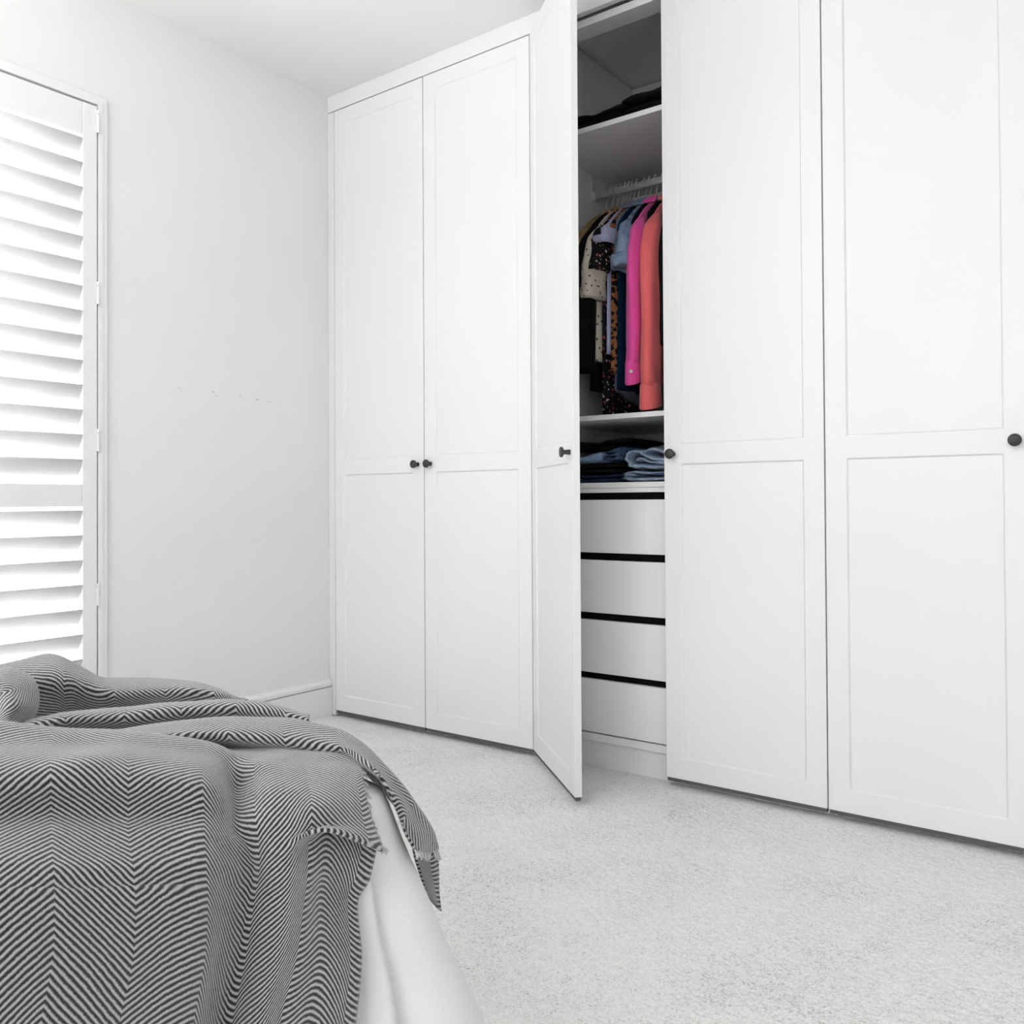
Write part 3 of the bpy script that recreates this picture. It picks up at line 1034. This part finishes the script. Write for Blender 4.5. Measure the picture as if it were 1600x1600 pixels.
yy = 0.17
heap('folded_jeans', 'pale blue jeans at the bottom of the right pile, striped fold at its end', 'jeans', [
    ([(1.252, yy, S2 + 0.012), (1.30, yy, S2 + 0.010), (1.40, yy, S2 + 0.010), (1.50, yy, S2 + 0.010)], (0.095, 0.0088), 0.3),
    ([(1.250, yy, S2 + 0.026), (1.29, yy, S2 + 0.032), (1.34, yy, S2 + 0.027), (1.42, yy, S2 + 0.026), (1.50, yy, S2 + 0.026)], (0.090, 0.0070), 1.3),
    ([(1.256, yy - 0.01, S2 + 0.019), (1.275, yy - 0.01, S2 + 0.023), (1.30, yy - 0.01, S2 + 0.021)], (0.090, 0.0060), 2.1),
], 'paledenim', gj)
heap('folded_jeans', 'crumpled pale denim heaped on top of the right pile', 'jeans', [
    ([(1.272, yy + .01, S2 + 0.048), (1.32, yy + .01, S2 + 0.050), (1.38, yy + .01, S2 + 0.044), (1.50, yy + .01, S2 + 0.044)], (0.098, 0.0095), 0.1),
    ([(1.275, yy, S2 + 0.052), (1.263, yy, S2 + 0.072), (1.275, yy, S2 + 0.090), (1.30, yy, S2 + 0.094), (1.325, yy, S2 + 0.086), (1.35, yy, S2 + 0.072), (1.385, yy, S2 + 0.066), (1.46, yy, S2 + 0.062)], (0.090, 0.0085), 1.0),
    ([(1.288, yy + .012, S2 + 0.068), (1.31, yy + .012, S2 + 0.074), (1.345, yy + .012, S2 + 0.060), (1.40, yy + .012, S2 + 0.058), (1.47, yy + .012, S2 + 0.058)], (0.092, 0.0075), 2.0),
    ([(1.315, yy + .006, S2 + 0.090), (1.345, yy + .006, S2 + 0.099), (1.375, yy + .006, S2 + 0.094), (1.41, yy + .006, S2 + 0.082), (1.47, yy + .006, S2 + 0.078)], (0.090, 0.0095), 2.8),
], 'paledenim', gj)
gb = 'black clothes on the top shelf'
ST = 1.9910
folded('folded_clothes', 'black folded garment lying on the top shelf, left half', 'clothes', 1.02, 1.255, 0.08, 0.40, ST, 0.070, 'black', gb, 3, 0.003, seed=11, lean=0.01)
folded('folded_clothes', 'black folded garment on the top shelf beside the right door', 'clothes', 1.268, 1.62, 0.08, 0.40, ST, 0.082, 'black2', gb, 3, 0.003, seed=12)

# ------------------------------------------------------------------ bed
BX, BY, BZ = 1.925, -1.685, 0.540           # mattress corner by the camera and top
bed = tag(empty('bed', (1.1, -2.65, 0)), 'bed in the foreground hidden under white cover and grey throw', 'bed')


def rounded_slab(x0, x1, y0, y1, z0, z1, r_):
    rings = []
    for k in range(7):
        a = math.pi / 2 * k / 6
        rings.append((r_ - r_ * math.sin(a), z0 + r_ - r_ * math.cos(a)))
    for k in range(7):
        a = math.pi / 2 * k / 6
        rings.append((r_ - r_ * math.cos(a), z1 - r_ + r_ * math.sin(a)))
    out = []
    cr = 0.07
    for ins, z in rings:
        ring_ = []
        for cx_, cy_, a0 in ((x1 - cr, y1 - cr, 0), (x0 + cr, y1 - cr, 90), (x0 + cr, y0 + cr, 180), (x1 - cr, y0 + cr, 270)):
            for q in range(7):
                a = math.radians(a0 + 15 * q)
                ring_.append((cx_ + (cr - ins) * math.cos(a), cy_ + (cr - ins) * math.sin(a), z))
        out.append(ring_)
    return MB().loft(out)


local(rounded_slab(0.27, BX, -3.62, BY, 0.29, BZ, 0.045).build('mattress', M['mattress'], smooth=True), bed)
local(rounded_slab(0.29, BX - 0.02, -3.62, BY - 0.02, 0.10, 0.288, 0.02).build('bed_base', M['mattress'], smooth=True), bed)
for lx in (0.40, BX - 0.15):
    for ly in (-3.5, BY - 0.15):
        local(MB().tube([(lx, ly, 0.0), (lx, ly, 0.101)], [0.022, 0.03], 16).build('leg', M['black'], smooth=False), bed)

# white cover draped over mattress, flaring into folds round the corner
CR, RR = 0.06, 0.045
cx0, cy0 = BX + 0.014, BY + 0.014
pathp = []
for yy in list(np.arange(-3.55, cy0 - CR - 0.2, 0.02)) + list(np.arange(cy0 - CR - 0.2, cy0 - CR - 0.001, 0.003)):
    pathp.append((cx0, yy, 1.0, 0.0, yy - (cy0 - CR)))
for q in range(0, 31):
    a = math.radians(3 * q)
    pathp.append((cx0 - CR + CR * math.cos(a), cy0 - CR + CR * math.sin(a), math.cos(a), math.sin(a), CR * a))
end = CR * math.pi / 2
for xx in list(np.arange(cx0 - CR - 0.003, cx0 - CR - 0.2, -0.003)) + list(np.arange(cx0 - CR - 0.2, 0.33, -0.02)):
    pathp.append((xx, cy0, 0.0, 1.0, end + (cx0 - CR - xx)))
drops = [0.0] + [0.02 * k for k in range(1, 26)]
V, F = [], []
mid = end / 2
ZC = 0.5525
prof = []
for k in range(6):
    a = math.pi / 2 * k / 5
    prof.append((-RR + RR * math.sin(a), ZC - RR + RR * math.cos(a), 0.0))
for d in drops[1:]:
    prof.append((0.0, ZC - RR - d, d))
prof.insert(0, (-0.058, ZC, 0.0))
for (x, y, nx_, ny_, s) in pathp:
    ds = s - mid
    g_c = math.exp(-(ds / 0.062) ** 2)
    for off, z, d in prof:
        drop = max(0.0, ZC - z)
        fl = g_c * (0.030 * min(1, drop / 0.03) + 0.40 * drop) + 0.02 * d
        amp = min(1.0, drop / 0.06) * (0.003 + 0.035 * d)
        fold = amp * (abs(math.cos(math.pi * ds / 0.074 + 0.35 * d)) - 0.75) * math.exp(-(ds / 0.12) ** 2)
        crease = 0.0038 * (0.5 - abs(math.sin(21 * z + 13 * s + 1.3 * math.sin(17 * s)))) * math.sin(9 * s + 14 * z) * min(1, d * 8)
        crease += 0.0025 * (0.5 - abs(math.sin(15 * z - 19 * s + 0.8))) * min(1, d * 8)
        lap = 0.0
        for dsc, dep in ((-0.034 - 0.02 * d, 0.030), (-0.090 - 0.06 * d, 0.018), (0.05 + 0.05 * d, 0.02)):
            q_ = (ds - dsc) / 0.004
            st = 0.0 if q_ < 0 else (1.0 if q_ > 1 else q_ * q_ * (3 - 2 * q_))
            lap -= dep * st * min(1.0, drop / 0.10) * math.exp(-max(0.0, ds - dsc) / 0.024)
        o_ = off + fl + fold + crease + lap
        V.append((x + nx_ * o_, y + ny_ * o_, max(z, 0.004)))
npf = len(prof)
for i in range(len(pathp) - 1):
    for j in range(npf - 1):
        a = i * npf + j
        F.append((a, a + npf, a + npf + 1, a + 1))
mb = MB()
mb.add(V, F)
tx0, tx1, ty0, ty1 = 0.33, cx0 - 0.055, -3.55, cy0 - 0.055
mb.add([(tx0, ty0, ZC), (tx1, ty0, ZC), (tx1, ty1, ZC), (tx0, ty1, ZC)], [(0, 1, 2, 3)])
cover = mb.build('bed_cover', M['linen'], smooth=True)
md = cover.modifiers.new('thickness', 'SOLIDIFY')
md.thickness = 0.003
md.offset = -1
tag(cover, 'white cotton bed cover falling in folds at the bed corner', 'bed cover')

# ------------------------------------------------------------------ herringbone throw
THROW = {'drape':[[[1720,-2028,562],[1730,-1995,562],[1730,-1956,562],[1735,-1917,562],[1740,-1884,562],[1750,-1853,562],[1760,-1820,562],[1770,-1789,562],[1780,-1774,562],[1790,-1764,562],[1802,-1743,562],[1810,-1721,562],[1820,-1700,562],[1830,-1675,562],[1835,-1654,562],[1840,-1643,562]],[[1790,-2038,652],[1800,-2005,643],[1800,-1966,633],[1805,-1927,621],[1810,-1894,612],[1820,-1863,605],[1830,-1830,596],[1840,-1799,586],[1850,-1784,580],[1860,-1774,573],[1872,-1753,568],[1880,-1731,567],[1890,-1710,563],[1900,-1685,559],[1905,-1664,554],[1910,-1653,549]],[[1850,-2058,642],[1850,-2024,635],[1855,-1990,628],[1860,-1953,621],[1860,-1920,612],[1870,-1892,607],[1875,-1858,597],[1880,-1826,586],[1885,-1809,579],[1885,-1792,568],[1905,-1778,571],[1910,-1755,566],[1915,-1731,563],[1920,-1703,556],[1925,-1685,552],[1925,-1669,547]],[[1900,-2074,638],[1900,-2043,632],[1900,-2009,626],[1905,-1975,622],[1910,-1947,618],[1910,-1915,609],[1915,-1883,600],[1920,-1853,589],[1915,-1830,575],[1900,-1803,555],[1925,-1793,567],[1935,-1775,565],[1940,-1753,561],[1945,-1725,556],[1945,-1703,550],[1945,-1688,546]],[[1915,-2079,629],[1915,-2049,622],[1918,-2017,616],[1922,-1983,611],[1926,-1955,605],[1932,-1927,598],[1940,-1899,591],[1945,-1870,581],[1938,-1845,568],[1922,-1820,548],[1952,-1812,560],[1965,-1796,560],[1970,-1774,557],[1970,-1748,552],[1967,-1722,545],[1965,-1705,540]],[[1912,-2078,610],[1912,-2048,601],[1916,-2016,594],[1920,-1982,587],[1925,-1955,580],[1930,-1926,573],[1938,-1898,565],[1950,-1872,558],[1948,-1851,548],[1945,-1835,537],[1968,-1824,546],[1980,-1806,546],[1990,-1791,548],[1990,-1765,543],[1985,-1736,536],[1980,-1715,531]],[[1940,-2088,602],[1940,-2058,593],[1942,-2027,585],[1945,-1994,577],[1948,-1967,570],[1951,-1938,563],[1957,-1909,555],[1965,-1882,548],[1958,-1856,536],[1953,-1834,525],[1970,-1824,529],[1985,-1810,531],[1993,-1794,532],[2000,-1772,530],[2000,-1747,524],[1995,-1721,515]],[[1963,-2095,599],[1963,-2067,589],[1963,-2036,580],[1965,-2003,570],[1967,-1975,562],[1968,-1946,554],[1970,-1915,545],[1974,-1886,538],[1963,-1857,525],[1957,-1832,513],[1972,-1825,516],[1988,-1812,524],[1998,-1800,533],[2008,-1783,532],[2012,-1757,517],[2008,-1722,496]],[[1974,-2099,594],[1974,-2071,584],[1974,-2040,574],[1975,-2007,565],[1976,-1979,556],[1977,-1949,547],[1978,-1919,539],[1979,-1889,530],[1966,-1858,516],[1958,-1831,504],[1972,-1826,507],[1988,-1813,511],[1988,-1793,517],[1984,-1766,526],[1988,-1739,514],[1994,-1714,496]],[[1981,-2101,588],[1981,-2074,578],[1981,-2043,568],[1981,-2010,557],[1981,-1981,548],[1981,-1951,538],[1981,-1921,528],[1981,-1890,518],[1967,-1860,504],[1958,-1833,492],[1971,-1827,493],[1989,-1815,495],[1995,-1801,497],[1991,-1776,496],[1992,-1751,483],[1996,-1727,467]],[[1986,-2103,582],[1986,-2075,572],[1986,-2046,562],[1986,-2012,550],[1985,-1983,540],[1984,-1952,530],[1983,-1921,518],[1982,-1891,507],[1968,-1861,492],[1958,-1836,480],[1970,-1829,481],[1990,-1818,482],[1998,-1806,480],[1988,-1779,468],[1985,-1754,456],[1988,-1736,446]],[[2000,-2107,554],[2000,-2081,543],[2000,-2052,531],[1998,-2020,517],[1995,-1990,503],[1992,-1959,489],[1988,-1928,475],[1985,-1897,461],[1970,-1871,445],[1960,-1849,433],[1972,-1841,433],[1996,-1835,438],[2006,-1821,435],[2005,-1795,424],[2004,-1770,413],[2005,-1747,404]],[[2005,-2109,520],[2005,-2082,507],[2005,-2054,493],[2003,-2029,481],[2000,-2001,466],[1996,-1972,451],[1992,-1939,434],[1988,-1908,418],[1972,-1883,400],[1962,-1863,387],[1975,-1857,388],[2000,-1854,396],[2012,-1842,394],[2013,-1816,382],[2013,-1787,368],[2014,-1763,357]],[[2010,-2111,468],[2010,-2084,453],[2010,-2056,437],[2006,-2037,424],[2004,-2011,409],[2000,-1983,391],[1996,-1952,372],[1992,-1922,354],[1976,-1897,333],[1965,-1877,317],[1978,-1872,319],[2004,-1869,329],[2018,-1860,329],[2020,-1835,316],[2021,-1807,300],[2022,-1784,288]]],
'back_roll':[[[1480,-1946,565],[1490,-1889,565],[1495,-1852,565],[1500,-1834,565],[1500,-1813,565],[1500,-1795,565],[1505,-1778,565],[1510,-1766,565],[1520,-1748,565],[1530,-1721,565],[1540,-1693,565],[1555,-1668,565],[1575,-1645,565],[1595,-1635,565],[1620,-1635,565],[1650,-1638,565]],[[1502,-1947,638],[1512,-1890,631],[1517,-1853,627],[1522,-1835,629],[1522,-1814,631],[1522,-1796,632],[1527,-1779,625],[1532,-1767,615],[1542,-1749,602],[1552,-1722,597],[1562,-1694,594],[1577,-1669,591],[1597,-1646,584],[1617,-1636,578],[1642,-1636,573],[1672,-1639,572]],[[1530,-1951,644],[1540,-1894,637],[1545,-1857,633],[1550,-1839,635],[1550,-1818,637],[1550,-1800,638],[1555,-1783,631],[1560,-1771,621],[1570,-1753,608],[1580,-1726,603],[1590,-1698,600],[1605,-1673,597],[1625,-1650,590],[1645,-1640,584],[1670,-1640,579],[1700,-1643,578]],[[1575,-1966,632],[1580,-1910,623],[1585,-1874,618],[1585,-1855,617],[1590,-1835,618],[1595,-1818,617],[1600,-1805,614],[1600,-1788,607],[1610,-1770,599],[1620,-1745,596],[1630,-1718,594],[1645,-1694,593],[1660,-1669,589],[1675,-1657,586],[1690,-1650,582],[1710,-1648,580]],[[1550,-1958,595],[1555,-1900,584],[1560,-1864,577],[1565,-1842,575],[1565,-1821,573],[1570,-1802,573],[1575,-1789,573],[1580,-1773,572],[1590,-1756,571],[1600,-1729,569],[1615,-1705,569],[1635,-1683,571],[1655,-1661,572],[1675,-1652,573],[1695,-1650,576],[1715,-1650,577]]],
'middle_roll':[[[1620,-1891,568],[1622,-1863,568],[1625,-1845,568],[1630,-1814,568],[1640,-1784,568],[1650,-1752,568],[1665,-1722,568],[1685,-1694,568],[1700,-1675,568],[1720,-1659,568],[1740,-1648,568],[1760,-1637,568]],[[1670,-1896,598],[1672,-1868,599],[1675,-1850,601],[1680,-1819,598],[1690,-1789,596],[1700,-1757,596],[1715,-1727,595],[1735,-1699,595],[1750,-1680,592],[1770,-1664,588],[1790,-1653,583],[1810,-1642,576]],[[1705,-1909,601],[1707,-1883,601],[1710,-1865,602],[1715,-1835,598],[1722,-1804,594],[1732,-1774,594],[1745,-1744,593],[1760,-1714,591],[1770,-1692,588],[1788,-1677,585],[1805,-1664,581],[1825,-1653,576]],[[1680,-1897,582],[1682,-1867,577],[1685,-1849,575],[1690,-1817,570],[1697,-1785,567],[1710,-1756,568],[1725,-1726,568],[1745,-1700,570],[1762,-1683,571],[1784,-1671,572],[1805,-1661,572],[1828,-1654,571]]],
'corner_strip':[[[1715,-1814,558],[1730,-1774,560],[1745,-1747,561],[1760,-1713,559],[1780,-1680,554],[1800,-1659,552],[1813,-1644,548],[1838,-1627,538],[1860,-1620,527],[1882,-1620,520],[1900,-1619,509],[1912,-1615,496],[1920,-1604,479],[1927,-1591,456],[1932,-1582,436],[1936,-1578,417]],[[1745,-1834,588],[1760,-1794,590],[1775,-1767,591],[1790,-1733,589],[1810,-1700,584],[1830,-1679,582],[1843,-1664,578],[1868,-1647,568],[1890,-1640,557],[1912,-1640,550],[1930,-1639,539],[1942,-1635,526],[1950,-1624,509],[1957,-1611,486],[1962,-1602,466],[1966,-1598,447]],[[1785,-1853,594],[1800,-1815,594],[1810,-1785,592],[1825,-1754,589],[1845,-1725,585],[1862,-1702,580],[1873,-1685,575],[1895,-1668,567],[1912,-1663,559],[1932,-1663,551],[1945,-1658,541],[1953,-1652,527],[1960,-1643,509],[1966,-1633,487],[1972,-1626,470],[1976,-1624,455]],[[1800,-1858,593],[1815,-1821,590],[1825,-1791,587],[1840,-1760,581],[1862,-1733,575],[1880,-1712,570],[1893,-1696,566],[1913,-1679,563],[1928,-1674,556],[1948,-1674,549],[1957,-1669,538],[1963,-1663,524],[1970,-1658,508],[1976,-1652,488],[1980,-1645,472],[1984,-1644,464]],[[1780,-1844,577],[1790,-1804,571],[1800,-1772,567],[1812,-1737,559],[1836,-1709,553],[1858,-1690,551],[1876,-1678,550],[1902,-1665,550],[1924,-1667,546],[1948,-1670,540],[1960,-1669,531],[1966,-1665,517],[1972,-1661,501],[1978,-1657,483],[1983,-1653,472],[1986,-1653,467]]],
'hanging_flap':[[[1955,-1628,475],[1955,-1613,457],[1955,-1593,441],[1953,-1580,431]],[[1955,-1619,445],[1953,-1604,430],[1953,-1590,417],[1953,-1580,408]],[[1955,-1611,422],[1953,-1598,409],[1953,-1586,398],[1953,-1580,392]],[[1957,-1603,396],[1956,-1594,386],[1956,-1585,378],[1956,-1579,371]]],
'curl':[[[1565,-1953,636],[1570,-1920,635],[1575,-1885,633],[1585,-1873,630],[1595,-1865,623],[1610,-1864,612],[1620,-1868,600],[1630,-1878,590],[1635,-1888,583]],[[1600,-1953,648],[1605,-1920,647],[1610,-1885,645],[1620,-1873,642],[1630,-1865,635],[1645,-1864,624],[1655,-1868,612],[1665,-1878,602],[1670,-1888,595]],[[1630,-1963,647],[1635,-1932,646],[1645,-1903,645],[1655,-1895,641],[1665,-1889,634],[1675,-1887,626],[1685,-1891,617],[1690,-1898,608],[1695,-1906,602]],[[1645,-1969,640],[1650,-1937,639],[1660,-1914,641],[1670,-1908,639],[1680,-1908,634],[1690,-1910,628],[1700,-1914,621],[1705,-1919,613],[1710,-1924,607]],[[1625,-1975,634],[1630,-1943,633],[1640,-1920,635],[1650,-1914,633],[1660,-1914,628],[1670,-1916,622],[1680,-1920,615],[1685,-1925,607],[1690,-1930,601]]]}



def upsample(G, n):
    G = np.asarray(G, float)
    A_ = np.stack([catmull(G[:, j], n) for j in range(G.shape[1])], 1)
    return np.stack([catmull(A_[i], n) for i in range(A_.shape[0])], 0)


U_DRAPE = [-1.95, -1.3, -0.64, 0, 0.5, 1, 1.5, 2, 2.35, 2.7, 3.1, 3.5, 4, 4.45, 4.85, 5.2]
TV, TF, TUV = [], [], []
hems = []
for key, G in THROW.items():
    n = 7
    P_ = upsample(np.array(G) / 1000.0, n)
    nr, nc = P_.shape[:2]
    if key == 'drape':
        u = catmull(np.array(U_DRAPE)[:, None], n)[:, 0] * 0.058
        u = np.tile(u, (nr, 1))
    else:
        du = np.linalg.norm(np.diff(P_, axis=1), axis=2)
        du = np.concatenate([np.zeros((nr, 1)), du], 1).cumsum(1)
        u = np.tile(du.mean(0), (nr, 1)) + 0.013 * len(hems)
    dv = np.linalg.norm(np.diff(P_, axis=0), axis=2)
    v = np.concatenate([np.zeros((1, nc)), dv], 0).cumsum(0)
    v = v - v[min(nr - 1, n * 3)][None, :] * 0.5 if key == 'drape' else v
    # soft wrinkles along the normal
    tu = np.gradient(P_, axis=1)
    tv = np.gradient(P_, axis=0)
    nrm = np.cross(tu, tv)
    nrm /= np.linalg.norm(nrm, axis=2, keepdims=True) + 1e-9
    P_ = P_ + nrm * (0.0007 * smooth_noise((nr, nc), 4, rng))[..., None]
    k = len(TV)
    TV += P_.reshape(-1, 3).tolist()
    TUV += np.stack([u, v], 2).reshape(-1, 2).tolist()
    for i in range(nr - 1):
        for j in range(nc - 1):
            a = k + i * nc + j
            TF.append((a, a + 1, a + nc + 1, a + nc))
    if key in ('drape', 'corner_strip'):
        hems.append((key, P_[:, -1], P_[:, -1] - P_[:, -3]))
me = bpy.data.meshes.new('throw')
me.from_pydata(TV, [], TF)
uvl = me.uv_layers.new(name='UVMap')
li = np.zeros(len(me.loops), dtype=np.int64)
me.loops.foreach_get('vertex_index', li)
uvl.data.foreach_set('uv', np.array(TUV)[li].ravel())
me.materials.append(M['throw'])
me.polygons.foreach_set('use_smooth', [True] * len(me.polygons))
throw = bpy.data.objects.new('throw_blanket', me)
COL.objects.link(throw)
md = throw.modifiers.new('thickness', 'SOLIDIFY')
md.thickness = 0.0035
md.offset = 0
tag(throw, 'grey herringbone wool throw bunched over the bed corner', 'throw')
fr = MB()
rg = random.Random(4)
for key, line, out in hems:
    for i in range(len(line) - 1):
        seg = Vector(line[i + 1]) - Vector(line[i])
        if key == 'drape' and (i < 7 or i > 7 * 7 + 1):
            continue
        cnt = max(1, int(seg.length / 0.0021))
        for q in range(cnt):
            p = Vector(line[i]) + seg * ((q + rg.random()) / cnt)
            d = Vector(out[i]).normalized()
            d = (d + Vector((rg.uniform(-.6, .6), rg.uniform(-.4, .4), rg.uniform(-.9, .2)))).normalized()
            L_ = rg.uniform(0.004, 0.010)
            fr.tube([p - d * 0.002, p + d * L_ * 0.6 + Vector((0, 0, -0.0006)), p + d * L_ + Vector((rg.uniform(-.001, .001), 0, -0.002))],
                    [0.0011, 0.0010, 0.0005], 5)
fr = fr.build('fringe', M['fringe'], throw, smooth=True)
fr['kind'] = 'stuff'
fr['label'] = 'short frayed wool fringe'

for o in list(scene.objects):
    if o.type == 'EMPTY' and o.get('kind') is None and not o.get('label'):
        print('unlabelled', o.name)
